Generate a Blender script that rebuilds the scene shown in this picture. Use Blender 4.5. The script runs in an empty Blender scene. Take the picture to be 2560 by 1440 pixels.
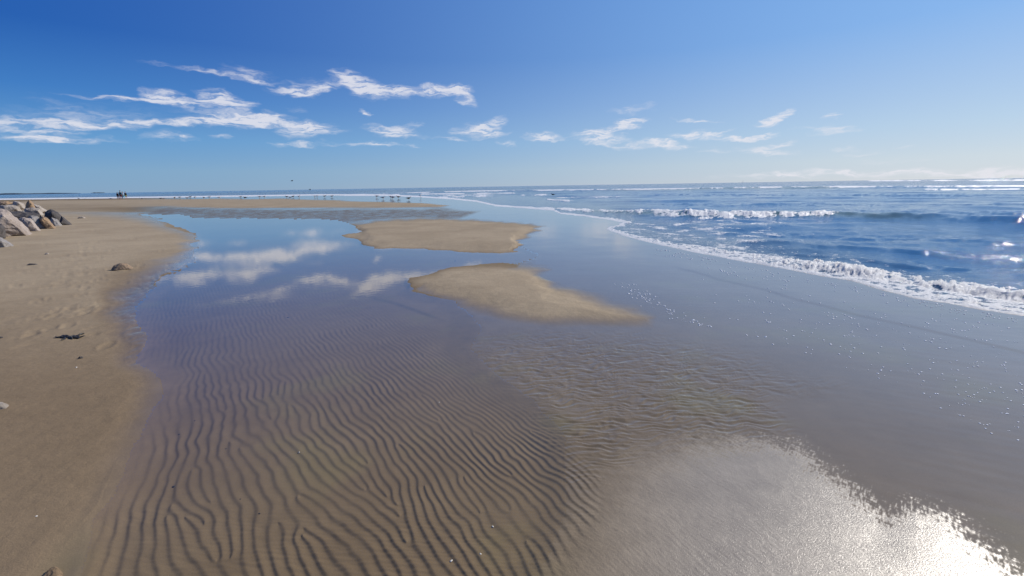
import bpy, bmesh, math, random
import numpy as np
from mathutils import Vector, Matrix

# ------------------------------------------------------------------ camera, sky, sun, exposure
S = bpy.context.scene
R = math.radians
FPX = 1138.0                      # focal length in photo pixels (2560 wide), 16 mm on 36 mm
CAM_H = 1.45
PITCH, ROLL = R(12.6), R(0.94)
SUN_AZ, SUN_EL = R(60.5), R(33.0)  # azimuth clockwise from +Y (view direction)

def vec(*a): return np.array(a, float)
Fw = vec(0, math.cos(PITCH), -math.sin(PITCH))
U0 = vec(0, math.sin(PITCH), math.cos(PITCH)); R0 = vec(1, 0, 0)
Rt = math.cos(ROLL)*R0 - math.sin(ROLL)*U0
Up = math.sin(ROLL)*R0 + math.cos(ROLL)*U0

cd = bpy.data.cameras.new("camera"); cam = bpy.data.objects.new("camera", cd)
S.collection.objects.link(cam); S.camera = cam
cd.sensor_width = 36; cd.lens = 36*FPX/2560; cd.clip_start = 0.05; cd.clip_end = 200000
M = Matrix.Identity(4)
for i in range(3):
    M[i][0] = Rt[i]; M[i][1] = Up[i]; M[i][2] = -Fw[i]
M[2][3] = CAM_H
cam.matrix_world = M

S.view_settings.view_transform = 'Standard'; S.view_settings.look = 'None'
S.view_settings.gamma = 1; S.view_settings.use_curve_mapping = False
S.view_settings.exposure = 0.0

def ray(px, py):
    return Fw*FPX + Rt*(px-1280) + Up*(720-py)
def ground(px, py, z=0.0):
    d = ray(px, py); t = (z-CAM_H)/d[2]
    return vec(d[0]*t, d[1]*t, z)
def azel(px, py):
    d = ray(px, py); return math.atan2(d[0], d[1]), math.atan2(d[2], math.hypot(d[0], d[1]))

class NT:
    """small helper for node trees"""
    def __init__(s, tree): s.t = tree; s.n = tree.nodes; s.l = tree.links
    def new(s, kind, **kw):
        n = s.n.new(kind)
        for k, v in kw.items():
            if k == 'inp':
                for a, b in v.items():
                    if isinstance(b, bpy.types.NodeSocket): s.l.new(b, n.inputs[a])
                    else: n.inputs[a].default_value = b
            else: setattr(n, k, v)
        return n
    def math(s, op, a, b=0.0, c=0.0, clamp=False):
        return s.new('ShaderNodeMath', operation=op, use_clamp=clamp, inp={0: a, 1: b, 2: c}).outputs[0]
    def noise(s, v, scale, detail=4, rough=0.5, dist=0.0):
        return s.new('ShaderNodeTexNoise', inp={'Vector': v, 'Scale': scale, 'Detail': detail, 'Roughness': rough, 'Distortion': dist}).outputs[0]
    def mapr(s, v, a, b, c=0.0, d=1.0, smooth=True):
        n = s.new('ShaderNodeMapRange', inp={'Value': v, 'From Min': a, 'From Max': b, 'To Min': c, 'To Max': d})
        n.interpolation_type = 'SMOOTHSTEP' if smooth else 'LINEAR'
        return n.outputs[0]
    def mix(s, f, a, b):
        n = s.new('ShaderNodeMix', data_type='RGBA')
        for sock, v in ((n.inputs[0], f), (n.inputs[6], a), (n.inputs[7], b)):
            if isinstance(v, bpy.types.NodeSocket): s.l.new(v, sock)
            else: sock.default_value = v if not isinstance(v, tuple) else (v+(1,) if len(v) == 3 else v)
        return n.outputs[2]

W = bpy.data.worlds.new("World"); S.world = W; W.use_nodes = True
w = NT(W.node_tree); w.n.clear()
sky = w.new('ShaderNodeTexSky', sky_type='NISHITA', sun_disc=False, sun_elevation=SUN_EL, sun_rotation=SUN_AZ,
            altitude=0, air_density=1.0, dust_density=0.6, ozone_density=2.5)
tc = w.new('ShaderNodeTexCoord')
sep = w.new('ShaderNodeSeparateXYZ', inp={0: tc.outputs['Generated']})
az = w.math('ARCTAN2', sep.outputs[0], sep.outputs[1])
el = w.math('ARCSINE', sep.outputs[2])
DEG = 57.29578
azd = w.math('MULTIPLY', az, DEG); eld = w.math('MULTIPLY', el, DEG)
ae = w.new('ShaderNodeCombineXYZ', inp={0: azd, 1: eld}).outputs[0]
ae_st = w.new('ShaderNodeVectorMath', operation='MULTIPLY', inp={0: ae, 1: (0.5, 1.3, 1)}).outputs[0]
n1 = w.new('ShaderNodeTexNoise', inp={'Vector': ae_st, 'Scale': 0.9, 'Detail': 5, 'Roughness': 0.52})
off = w.new('ShaderNodeVectorMath', operation='SUBTRACT', inp={0: n1.outputs['Color'], 1: (0.5, 0.5, 0.5)}).outputs[0]
off = w.new('ShaderNodeVectorMath', operation='MULTIPLY', inp={0: off, 1: (3.2, 1.5, 0)}).outputs[0]
pos = w.new('ShaderNodeVectorMath', operation='ADD', inp={0: ae, 1: off}).outputs[0]
# wisps of cirrus: centre x, y, half length, half width, tilt (degrees), density
CL = """900 213 55 20 20 .9;960 228 60 13 8 .7;1060 228 90 12 0 .65;1120 225 50 12 0 .5;1160 240 30 14 35 .85;862 200 28 9 40 .6
760 215 75 14 -5 .4;790 226 50 8 -15 .6;740 229 45 8 10 .5;520 182 120 5 9 .45;620 186 55 15 13 .35;640 203 35 4 5 .4
330 250 120 6 4 .7;400 240 45 13 0 .9;470 256 95 10 2 .6;560 250 50 19 15 .85;605 262 30 9 0 .5
600 300 105 15 0 .85;500 303 115 8 -2 .7;560 284 120 11 8 .35;660 300 40 16 -10 .8
50 310 95 12 3 .55;180 312 60 11 0 .6;300 312 105 9 -3 .55;60 326 120 5 3 .4;50 345 95 9 2 .5;120 343 60 12 0 .6;200 352 85 7 0 .45;120 302 220 22 0 .18
130 262 55 16 20 .14;250 287 160 22 0 .16;410 340 50 11 0 .45;470 342 20 8 0 .55;565 344 28 6 0 .4
760 326 52 17 -5 .75;790 317 45 8 0 .4;830 331 42 5 -8 .4;730 313 32 9 0 .5;705 362 26 5 0 .4;755 361 30 5 3 .6;820 358 30 5 0 .3
970 328 52 11 8 .65;1020 320 42 10 -12 .38;1010 341 60 5 0 .4;930 360 57 5 0 .7;1020 364 26 3 0 .4
1190 328 52 13 0 .8;1235 309 32 11 -25 .55;1230 340 42 6 -10 .6;1135 350 36 4 8 .5;1265 358 22 7 10 .5;912 287 9 7 0 .7;745 275 22 8 10 .25
1355 342 40 10 -3 .85;1400 347 30 4 3 .4;1500 343 62 13 5 .85;1530 325 60 7 -8 .5;1570 310 36 11 -12 .9;1590 299 30 4 0 .3;1500 360 32 6 10 .5;1570 366 42 8 0 .6;1585 273 47 9 -8 .4
1640 355 42 7 0 .75;1690 363 40 7 5 .65;1690 372 20 6 0 .4;1745 301 52 4 6 .55;1925 303 32 11 -8 .95;1955 290 25 12 -25 .9
1740 340 62 8 2 .7;1800 333 36 4 -15 .5;1720 335 45 5 -10 .4;1835 350 37 6 0 .85;1890 346 52 5 -10 .75
1950 362 42 6 -8 .7;1900 378 47 9 5 .6;1950 385 40 6 0 .4;1790 377 42 5 3 .35;2085 328 52 7 -6 .5;2060 320 27 7 0 .4;2080 288 17 6 -20 .5;2000 322 27 3 -8 .35
2110 377 27 6 0 .4;2150 388 52 5 -5 .3;2230 402 85 5 -3 .25;2270 366 27 5 2 .25
1960 439 170 6 -1 .55;1960 433 32 6 0 .5;2050 431 27 6 0 .5;2110 433 42 6 0 .5;2300 434 210 8 -1 .6;2500 432 200 8 -1 .6;2480 421 27 3 0 .5;2250 429 60 5 0 .4"""
acc = 0.0
for row in CL.replace('\n', ';').split(';'):
    cx, cy, hl, hw, ang, den = map(float, row.split())
    a = R(ang); c0 = azel(cx, cy)
    p1 = azel(cx+hl*math.cos(a), cy+hl*math.sin(a)); p2 = azel(cx-math.sin(a)*hw, cy+hw*math.cos(a))
    dx, dy = (p1[0]-c0[0])*DEG, (p1[1]-c0[1])*DEG
    ex, ey = (p2[0]-c0[0])*DEG, (p2[1]-c0[1])*DEG
    mp = w.new('ShaderNodeMapping', vector_type='TEXTURE', inp={'Vector': pos, 'Location': (c0[0]*DEG, c0[1]*DEG, 0),
               'Rotation': (0, 0, math.atan2(dy, dx)), 'Scale': (1.5*math.hypot(dx, dy), 1.55*math.hypot(ex, ey), 1)})
    g = w.new('ShaderNodeTexGradient', gradient_type='SPHERICAL', inp={0: mp.outputs[0]})
    acc = w.math('MULTIPLY_ADD', g.outputs['Fac'], 1.5*den, acc)
ae2 = w.new('ShaderNodeVectorMath', operation='MULTIPLY', inp={0: pos, 1: (0.42, 2.4, 1)}).outputs[0]
wisp = w.mapr(w.noise(ae2, 1.5, 6, 0.55), 0.30, 0.68, 0.22, 1.2)
dens = w.math('MULTIPLY', acc, wisp)
dens = w.mapr(dens, -0.10, 1.15, 0.0, 0.84)
dens = w.math('SUBTRACT', dens, 0.025, clamp=True)
SKY_STR = 0.09
# the air's colour by height above the horizon, away from the sun and towards it
def ramp(fac, stops):
    n = w.new('ShaderNodeValToRGB', inp={0: fac}); e = n.color_ramp.elements
    for i, (p, c) in enumerate(stops):
        q = e[i] if i < 2 else e.new(p)
        q.position = p; q.color = c+(1,)
    n.color_ramp.interpolation = 'LINEAR'
    return n.outputs[0]
elf = w.math('DIVIDE', w.math('MAXIMUM', eld, 0.0), 90.0)
elf = w.math('POWER', elf, 0.5)
def P(d): return math.sqrt(d/90.)
away = ramp(elf, [(0, (.25, .39, .56)), (1, (.006, .05, .24)), (P(2), (.21, .39, .60)), (P(5), (.12, .33, .64)), (P(9), (.042, .20, .56)), (P(14), (.009, .105, .44)), (P(22), (.004, .078, .40)), (P(35), (.002, .05, .27))])
near = ramp(elf, [(0, (.76, .78, .80)), (1, (.10, .22, .5)), (P(2), (.66, .75, .82)), (P(5), (.52, .68, .85)), (P(9), (.39, .58, .86)), (P(14), (.25, .48, .87)), (P(30), (.15, .37, .82))])
dt = w.new('ShaderNodeVectorMath', operation='DOT_PRODUCT', inp={0: tc.outputs['Generated'], 1: (math.sin(SUN_AZ)*math.cos(SUN_EL), math.cos(SUN_AZ)*math.cos(SUN_EL), math.sin(SUN_EL))}).outputs['Value']
fs = w.math('POWER', w.mapr(dt, -0.30, 0.92, 0.0, 1.0, False), 2.0)
air = w.mix(fs, away, near)
air = w.new('ShaderNodeVectorMath', operation='SCALE', inp={0: air, 'Scale': 0.93/SKY_STR}).outputs[0]
air2 = w.new('ShaderNodeVectorMath', operation='SCALE', inp={0: sky.outputs[0], 'Scale': 0.05}).outputs[0]
skyc = w.new('ShaderNodeVectorMath', operation='ADD', inp={0: air, 1: air2}).outputs[0]
col = w.mix(dens, skyc, (0.80/SKY_STR, 0.80/SKY_STR, 0.86/SKY_STR))
bg = w.new('ShaderNodeBackground', inp={'Color': col, 'Strength': SKY_STR})
wo = w.new('ShaderNodeOutputWorld', inp={0: bg.outputs[0]})

sl = bpy.data.lights.new("sun", 'SUN'); so = bpy.data.objects.new("sun", sl); S.collection.objects.link(so)
sl.energy = 4.7; sl.angle = R(0.5); sl.color = (1.0, 0.93, 0.83)
sd = Vector((math.sin(SUN_AZ)*math.cos(SUN_EL), math.cos(SUN_AZ)*math.cos(SUN_EL), math.sin(SUN_EL)))
so.rotation_euler = sd.to_track_quat('Z', 'Y').to_euler(); so.location = sd*50

# ------------------------------------------------------------------ numpy helpers
def hash2(ix, iy, seed):
    h = (ix.astype(np.int64)*374761393 + iy.astype(np.int64)*668265263 + seed*1442695041) & 0xffffffff
    h = ((h ^ (h >> 13))*1274126177) & 0xffffffff
    h = (h ^ (h >> 16)) & 0xffffffff
    return h/4294967295.0
def perlin(x, y, seed=0):
    ix = np.floor(x); iy = np.floor(y); fx = x-ix; fy = y-iy
    ux = fx*fx*fx*(fx*(fx*6-15)+10); uy = fy*fy*fy*(fy*(fy*6-15)+10)
    def g(dx, dy):
        a = hash2(ix+dx, iy+dy, seed)*2*math.pi
        return np.cos(a)*(fx-dx)+np.sin(a)*(fy-dy)
    return ((g(0, 0)*(1-ux)+g(1, 0)*ux)*(1-uy)+(g(0, 1)*(1-ux)+g(1, 1)*ux)*uy)*1.5
def fbm(x, y, seed=0, o=4, gain=0.5):
    t = 0; a = 1.0
    for i in range(o):
        t = t + a*perlin(x*2**i+17.3*i, y*2**i-9.1*i, seed+i); a *= gain
    return t
def ss(x, a, b):
    t = np.clip((x-a)/(b-a), 0, 1); return t*t*(3-2*t)
def sdf(u, v, poly):
    """signed distance, positive inside"""
    P = np.array(poly, float); n = len(P)
    d2 = np.full(u.shape, 1e18); ins = np.zeros(u.shape, bool)
    for i in range(n):
        a = P[i]; b = P[(i+1) % n]; e = b-a
        wx = u-a[0]; wy = v-a[1]
        t = np.clip((wx*e[0]+wy*e[1])/(e[0]**2+e[1]**2+1e-9), 0, 1)
        d2 = np.minimum(d2, (wx-t*e[0])**2+(wy-t*e[1])**2)
        if e[1] != 0:
            c = ((a[1] > v) != (b[1] > v)) & (u < e[0]*(v-a[1])/e[1]+a[0])
            ins ^= c
    return np.where(ins, 1, -1)*np.sqrt(d2)
def dpoly(x, y, pts):
    P = np.array(pts, float); d2 = np.full(x.shape, 1e18)
    for i in range(len(P)-1):
        a = P[i]; e = P[i+1]-a; wx = x-a[0]; wy = y-a[1]
        t = np.clip((wx*e[0]+wy*e[1])/(e[0]**2+e[1]**2+1e-9), 0, 1)
        d2 = np.minimum(d2, (wx-t*e[0])**2+(wy-t*e[1])**2)
    return np.sqrt(d2)
def to_uv(X, Y):
    """ground point (z = 0) in the map coordinates used for laying out the shore"""
    dz = -CAM_H
    f = Y*Fw[1]+dz*Fw[2]; f = np.maximum(f, 0.02)
    u = 1280+FPX*(X*Rt[0]+Y*Rt[1]+dz*Rt[2])/f
    v = 720-FPX*(X*Up[0]+Y*Up[1]+dz*Up[2])/f
    return u, v
def radii(r0, r1, k1, k2, far=400, k3=0.04):
    r = [r0]
    while r[-1] < r1:
        q = r[-1]; r.append(q+min(k1*q*q, (k2 if q < far else k3)*q))
    return np.array(r)
def grid_mesh(name, X, Y, Z, keep=None, attrs=None):
    nr, nc = X.shape
    idx = np.arange(nr*nc).reshape(nr, nc)
    q = np.stack([idx[:-1, :-1], idx[:-1, 1:], idx[1:, 1:], idx[1:, :-1]], -1).reshape(-1, 4)
    if keep is not None:
        k = keep[:-1, :-1] | keep[:-1, 1:] | keep[1:, 1:] | keep[1:, :-1]
        q = q[k.ravel()]
    used = np.zeros(nr*nc, bool); used[q.ravel()] = True
    remap = np.cumsum(used)-1
    q = remap[q]
    co = np.stack([X.ravel()[used], Y.ravel()[used], Z.ravel()[used]], -1).astype(np.float32)
    me = bpy.data.meshes.new(name)
    me.vertices.add(len(co)); me.vertices.foreach_set('co', co.ravel())
    me.loops.add(q.size); me.polygons.add(len(q))
    me.loops.foreach_set('vertex_index', q.ravel().astype(np.int32))
    me.polygons.foreach_set('loop_start', np.arange(0, q.size, 4, dtype=np.int32))
    me.polygons.foreach_set('loop_total', np.full(len(q), 4, np.int32))
    me.update(calc_edges=True)
    me.polygons.foreach_set('use_smooth', np.ones(len(q), bool))
    for k, a in (attrs or {}).items():
        at = me.attributes.new(k, 'FLOAT', 'POINT')
        at.data.foreach_set('value', np.broadcast_to(a, X.shape).ravel()[used].astype(np.float32))
    me.update()
    o = bpy.data.objects.new(name, me); S.collection.objects.link(o)
    return o
def tag(o, label=None, cat=None, group=None, kind=None):
    for k, v in (('label', label), ('category', cat), ('group', group), ('kind', kind)):
        if v: o[k] = v
    return o
def material(name):
    m = bpy.data.materials.new(name); m.use_nodes = True; t = NT(m.node_tree)
    b = t.n['Principled BSDF']; return m, t, b

# ------------------------------------------------------------------ layout of the shore
BAR1 = [(832,588),(897,577),(872,560),(950,549),(1054,544),(1178,548),(1300,556),(1360,565),(1340,579),(1302,602),(1296,614),(1298,633),
        (1240,636),(1137,633),(1075,626),(930,624),(911,617),(909,608),(888,600)]
BAR2 = [(1018,706),(1029,695),(1075,679),(1116,664),(1178,657),(1261,655),(1319,659),(1352,672),(1362,693),(1379,710),(1452,733),(1530,755),
        (1592,774),(1640,796),(1625,812),(1551,812),(1385,808),(1282,797),(1178,773),(1095,749),(1033,722)]
FARBAR = [(-900,530),(-300,512),(0,506),(120,500),(400,497),(700,496),(825,500),(1050,506),(1130,513),(1100,519),(900,522),(600,522),(400,518),(250,520),(0,525)]
BEACH = [(-2500,505),(-300,509),(60,512),(200,517),(300,527),(350,537),(385,548),(430,562),(470,577),(492,588),(488,600),(478,618),(455,640),(430,662),
         (385,685),(330,715),(300,745),(298,775),(318,810),(300,850),(340,900),(370,960),(350,1040),(310,1120),(250,1210),(190,1310),(100,1440),(-100,1750),(-2500,1750)]
POOL = [(350,536),(470,540),(478,549),(790,550),(850,556),(900,570),(1200,590),(1330,640),(1290,655),(1250,670),(1120,690),(1060,700),(1040,725),(1120,765),(1180,820),
        (1160,880),(1300,1000),(1390,1100),(1400,1200),(1380,1300),(1300,1500),(1250,1800),(120,1800),(215,1440),(225,1300),(330,1150),(385,1070),(425,1000),(390,920),
        (360,860),(355,800),(380,740),(415,692),(490,672),(530,657),(495,640),(500,617),(494,603),(505,584),(455,572),(412,561),(440,556),(400,550),(430,546)]
RIP = [(330,740),(420,690),(600,640),(820,610),(1000,650),(1010,690),(940,730),(1080,790),(1120,850),(1240,950),(1370,1060),(1500,1180),(1500,1300),(1350,1500),(1300,1900),
       (60,1900),(190,1440),(210,1300),(300,1180),(350,1080),(410,1000),(420,905),(330,900)]
CHOP = [(1120,850),(1400,815),(1650,830),(1850,870),(2000,940),(2120,965),(1960,1010),(2000,1100),(1880,1115),(1600,1140),(1450,1230),(1350,1150),(1290,1020),(1180,930)]
SHEEN = [(1230,1900),(1330,1440),(1420,1300),(1500,1215),(1600,1150),(1750,1112),(1900,1098),(2000,1120),(2090,1190),(2170,1245),(2215,1285),(2290,1262),(2380,1290),(2480,1370),(2600,1460),(2900,1620),(2900,1900)]
CHAN = [(1110,636),(1300,636),(1345,648),(1330,662),(1180,658),(1120,650)]
MUD = [(330,538),(420,517),(600,521),(900,523),(1100,520),(1200,530),(1150,546),(950,549),(860,560),(790,549),(470,549),(420,540)]
SEA_EDGE = [(-3000,524),(-900,508),(-300,503.5),(0,500.5),(300,496.5),(600,492.5),(800,489.5),(960,490),(1050,494),(1130,499),(1190,505),(1240,516),(1300,520),(1380,526),(1400,535),(1460,541),(1520,550),(1556,556),
        (1512,572),(1562,591),(1645,612),(1748,633),(1852,653),(1914,662),(1997,678),(2080,693),(2121,699),(2204,724),(2287,745),(2370,757),(2452,773),(2560,788),(2900,850),(3600,960),(6000,1300)]
SEA = SEA_EDGE + [(9000,1500),(9000,-500),(-6000,-500),(-6000,560)]
W2 = FPX*CAM_H
def line_y(u, pts):
    P = np.array(pts, float); return np.interp(u, P[:, 0], P[:, 1])

# ripple phase: fitted to crest direction (deg, 0 right, 90 down) and spacing at spots of the flats
RS = [(450,860,97,16),(480,920,88,20),(470,1050,98,30),(450,1180,97,36),(470,1300,75,42),(400,1400,90,45),(260,1400,92,52),(330,1250,95,42),
 (550,980,88,28),(540,1120,98,34),(530,1250,62,38),(600,1380,62,46),(620,900,62,17),(640,1000,80,26),(660,1120,62,30),(720,1220,50,32),(780,1360,68,42),
 (750,900,50,14),(800,1000,45,18),(850,1100,50,26),(900,1200,52,30),(950,1340,62,36),(880,860,36,9),(950,950,38,12),(1000,1060,46,18),(1060,1160,50,24),(1120,1280,52,28),
 (1050,900,32,9),(1150,1000,38,12),(1220,1120,44,17),(1300,1250,48,22),(500,800,100,12),(560,760,85,8),(650,780,58,9),(760,780,42,8),(700,700,35,5),(850,740,30,5),(600,700,50,5),(950,780,28,6),(1250,1400,60,30),(1100,1420,65,36)]
def feat(u, v):
    x = (u-700)/500.; y = np.log(np.maximum(v-470, 5)/400.)*1.2
    return x, y
NDEG = 5
terms = [(i, j) for i in range(NDEG+1) for j in range(NDEG+1-i) if i+j > 0]
A = []; B = []
for (u, v, ang, sp) in RS:
    x, y = feat(u, v); a = R(ang)
    nx, ny = math.sin(a), -math.cos(a)
    if nx < 0: nx, ny = -nx, -ny
    g = (2*math.pi/sp*nx, 2*math.pi/sp*ny)
    dxdu = 1/500.; dydv = 1.2/(v-470.)
    r1 = [i*x**max(i-1, 0)*y**j*dxdu for i, j in terms]; r2 = [j*x**i*y**max(j-1, 0)*dydv for i, j in terms]
    A += [np.array(r1)*sp, np.array(r2)*sp]; B += [g[0]*sp, g[1]*sp]
A = np.array(A); B = np.array(B)
coef = np.linalg.solve(A.T@A+1e-3*np.eye(len(terms)), A.T@B)
def phase0(u, v):
    x, y = feat(np.clip(u, 150, 1600), np.clip(v, 600, 1560)); t = 0
    for c, (i, j) in zip(coef, terms): t = t + c*x**i*y**j
    return t
rng = random.Random(5)
DISL = [(rng.uniform(400, 1350), 700+700*rng.random()**0.8, rng.choice((-1, 1))) for _ in range(56)]

def build_sand():
    azs = np.radians(np.concatenate([np.arange(-110, -62, 0.8), np.arange(-62, 62, 0.075), np.arange(62, 110, 0.8)]))
    rs = radii(0.55, 700, 0.00125, 0.018, 200, 0.05)
    Az, Rr = np.meshgrid(azs, rs)
    X = Rr*np.sin(Az); Y = Rr*np.cos(Az)
    fr = np.abs(Az) < R(75)
    u, v = to_uv(X, np.maximum(Y, 0.15))
    sc = W2/np.maximum(Rr, 1.0)/np.maximum(Rr, 1.0)          # map units per metre, radially
    # wobble the outlines a little
    wu = u+fbm(X*0.9, Y*0.9, 3, 5)*np.clip(240/Rr, 2, 30); wv = v+fbm(X*1.1, Y*0.8, 9, 5)*np.clip(40/Rr, 0.4, 8)
    d_b1 = sdf(wu, v+fbm(X*2, Y*.8, 19, 4)*2.0, BAR1); d_b2 = sdf(wu, wv, BAR2); d_far = sdf(u, v+fbm(X*.1, Y*.1, 4, 4)*2, FARBAR)
    # the beach's edge is ragged where little runnels drain it
    jag = fbm(X*1.6, Y*0.5, 23, 5)*np.clip(10-np.abs(v-610)*0.05, 1.0, 10)*ss(-v, -1000, -700)
    d_be = sdf(wu+jag, v+jag*0.35, BEACH); d_pool = sdf(wu+jag*1.2, v+0.3*jag, POOL)
    d_rip = sdf(wu, wv, RIP); d_ch = sdf(wu, wv, CHOP); d_sh = sdf(u, v, SHEEN); d_mud = sdf(u, v, MUD)
    d_sea = sdf(u, v, SEA)
    # heights
    z = -0.004+0.0*X
    z = z+0.004*fbm(X*0.7, Y*0.7, 40, 3)*ss(Rr, 1, 5)*0.5
    zb1 = 0.055*ss(d_b1, -1, 26); zb2 = 0.045*ss(d_b2, -6, 55)
    zf = 0.08*ss(d_far, -1, 7)
    shore = [tuple(ground(a, b)[:2]) for a, b in BEACH[3:-1]]
    dg = dpoly(X, Y, shore)*(d_be > 0)
    zbe = np.minimum(0.022*dg, 0.38)*(1-ss(Rr, 24, 60))+0.012*ss(d_be, -8-50*ss(v, 680, 900), 12+50*ss(v, 680, 900))
    z = z+zb1+zb2+zf+zbe
    z = z-0.020*ss(d_pool, -14-20*ss(v, 700, 900), 22+50*ss(v, 700, 900))*(1-ss(d_b1, -3, 5))*(1-ss(d_b2, -6, 6))*(1-ss(d_be, -8, 4))
    z = z+0.010*ss(d_sh, -40, 160)
    # wave-made sand ripples with forking crests
    mk = d_rip > -8
    Zf = z; Xf, Yf, vf, Rf = X, Y, v, Rr
    X, Y, Rr = Xf[mk], Yf[mk], Rf[mk]; v = vf[mk]; z = Zf[mk]
    wx = X+0.03*fbm(X*2.2, Y*2.2, 50, 3); wy = Y+0.03*fbm(X*2.2, Y*2.2, 60, 3)
    uu, vv = to_uv(wx, np.maximum(wy, 0.15))
    ph = 1.10*phase0(uu, vv)+1.7*fbm(X*1.3, Y*1.1, 70, 3)+0.5*fbm(X*6, Y*6, 75, 2)
    for (a, b, s) in DISL:
        g = ground(a, b); k = max(1, g[1]/3)
        ph = ph+s*np.arctan2((Y-g[1])/k, X-g[0])
    t = (ph/(2*math.pi)) % 1.0
    prof = np.where(t < 0.36, ss(t, 0, 0.36), 1-ss(t, 0.36, 1.0)**.8)
    amp = ss(d_rip[mk], -5, 60)*(0.75+0.5*np.clip(fbm(X*1.5, Y*1.5, 80, 3), -1, 1))
    lam = np.clip(0.075*Rr**0.25, 0.05, .12)
    ra = 0.0033*np.clip(4.2/np.maximum(Rr, 2.3), 0.75, 1.35)
    z = z+amp*ra*(prof-0.55)
    # small brushed cross marks on the near troughs
    z = z+0.0016*perlin(X*14, Y*60, 90)*amp*ss(v, 1150, 1330)
    Zf[mk] = z; z, X, Y, v, Rr = Zf, Xf, Yf, vf, Rf
    # choppy little linguoid ripples, near patch and far mud
    cx = X+0.06*fbm(X*3, Y*3, 101, 2); cy = Y+0.05*fbm(X*4, Y*4, 105, 2)
    c1 = np.abs(perlin(cx*4.6+cy*2, cy*24, 110)); c2 = np.abs(perlin(cx*11+5, cy*34+3, 111))
    chop = (1-2.0*c1)*0.6+(1-2*c2)*0.35
    sx = cy*0.8-cx*0.25
    ca = np.maximum(ss(d_ch, -30, 90), .6*ss(sdf(u, v, CHAN), -4, 8))
    z = z+0.0075*ca*chop
    farchop = perlin(X*1.6, Y*2.4, 120)+0.6*perlin(X*4, Y*5, 121)
    z = z+0.008*ss(d_mud, -1, 5)*farchop
    edge = ss(d_be, -70, -12)*(1-ss(d_be, -8, 10))*ss(v, 600, 690)*(1-ss(v, 890, 930))
    z = z+0.006*edge*(1-2*np.abs(perlin(X*11+.5*Y, Y*4, 130)))
    # fine fingerprint ripples on the damp patch near the camera
    sx = X*0.82+Y*0.57; sy = -X*0.57+Y*0.82
    fp = perlin(sx*75+2*perlin(X*5, Y*5, 141), sy*16, 140)+0.6*perlin(sx*120, sy*34, 142)
    z = z+0.00042*ss(d_sh, -90, 40)*fp
    # rill marks over the wet flat beside the swash
    z = z+0.0006*ss(u, 1900, 2500)*ss(v, 640, 760)*perlin((X*.88-Y*.47)*2.2, (X*.47+Y*.88)*16, 150)
    z = z+0.006*ss(ss(d_be, 0, 60)*fbm(X*1.2, Y*1.2, 160, 4), 0.0, 1.5)
    # footprints in the dry beach
    r2 = random.Random(11)
    for k in range(120):
        pu = r2.gauss(230, 70) if k % 3 else r2.uniform(-20, 260); pv = r2.uniform(560, 780) if k % 3 else r2.uniform(600, 830)
        g = ground(pu, pv, 0.15); a = r2.uniform(-.6, .6)
        if pu > line_y(np.array([pv]), sorted([(b, a_) for a_, b in BEACH[4:25]]))[0]-40: continue
        gr = math.hypot(g[0], g[1]); ga = math.atan2(g[0], g[1])
        i0, i1 = np.searchsorted(rs, (gr-.4, gr+.4)); j0, j1 = np.searchsorted(azs, (ga-.4/gr, ga+.4/gr))
        m = (slice(i0, i1), slice(j0, j1))
        lx = (X[m]-g[0])*math.cos(a)+(Y[m]-g[1])*math.sin(a); ly = -(X[m]-g[0])*math.sin(a)+(Y[m]-g[1])*math.cos(a)
        q = (lx/.045)**2+(ly/.11)**2
        z[m] += -0.007*np.exp(-q*q*.7)+0.003*np.exp(-((np.sqrt(q)-1.5)/.35)**2)
    sl_ = line_y(u, [(1686,666),(1790,695),(1914,722),(1997,749),(2121,780),(2245,807),(2370,836),(2560,881),(2900,960)])
    z = z+0.0035*ss(v-sl_+2*fbm(X, Y, 170, 3), 4, -1)*ss(u, 1660, 1720)*ss(v-sl_, -60, -4)
    sc_ = line_y(u, [(880,728),(905,733),(992,755),(1075,784),(1130,800)])
    z = z+0.010*ss(v-sc_, 5, -2)*ss(v-sc_, -40, -5)*ss(u, 885, 930)*(1-ss(u, 1060, 1130))
    # slope into the sea
    z = z-0.03*ss(d_sea, 0, 14)-0.5*ss(d_sea, 10, 120)*ss(Rr, 0, 30)-1.0*ss(Rr, 200, 500)
    # wetness: 0 dry, 0.5 damp, 1 film of water
    dry = np.maximum.reduce([ss(d_b1, -3, 7), ss(d_b2, -14, 26), ss(d_far, -1, 3)*(1-0.3*ss(-u, -520, -200)*ss(v, 508, 516)), ss(d_be, -22-60*ss(v, 640, 760), 30+20*ss(v, 640, 760))])
    wet = 1-dry
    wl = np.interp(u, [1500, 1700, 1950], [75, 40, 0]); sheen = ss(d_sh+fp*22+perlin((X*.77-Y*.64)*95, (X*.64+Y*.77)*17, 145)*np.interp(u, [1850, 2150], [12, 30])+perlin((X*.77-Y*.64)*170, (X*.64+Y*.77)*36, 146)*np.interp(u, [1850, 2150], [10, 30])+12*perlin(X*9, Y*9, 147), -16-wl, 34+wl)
    film = wet*(1-sheen)*(1-0.3*ca*ss(chop, 0.0, .8))*(1-ss(d_mud+3*fbm(X*.5, Y*.3, 33, 3), -3, 6)*(.50+.3*ss(farchop, -.5, .3)))*(1-(1-ss(u, 300, 520))*(1-ss(v, 528, 534)))
    mg = np.interp(v, [540, 620], [-1, -9]); pooly = ss(d_pool, mg-3, mg)
    edge_damp = .75*np.maximum((1-ss(d_b1, 0, 10))*(d_b1 > -6), (1-ss(d_b2, -4, 26))*(d_b2 > -20))
    near_damp = np.maximum(edge_damp, np.maximum(ss(v, 600, 1000)*ss(d_be, -90, -60), (1-ss(d_be, 0, 110))*ss(v, 600, 720)*ss(d_be, -90, -60)))
    global G_RS, G_AZ, G_Z
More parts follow.
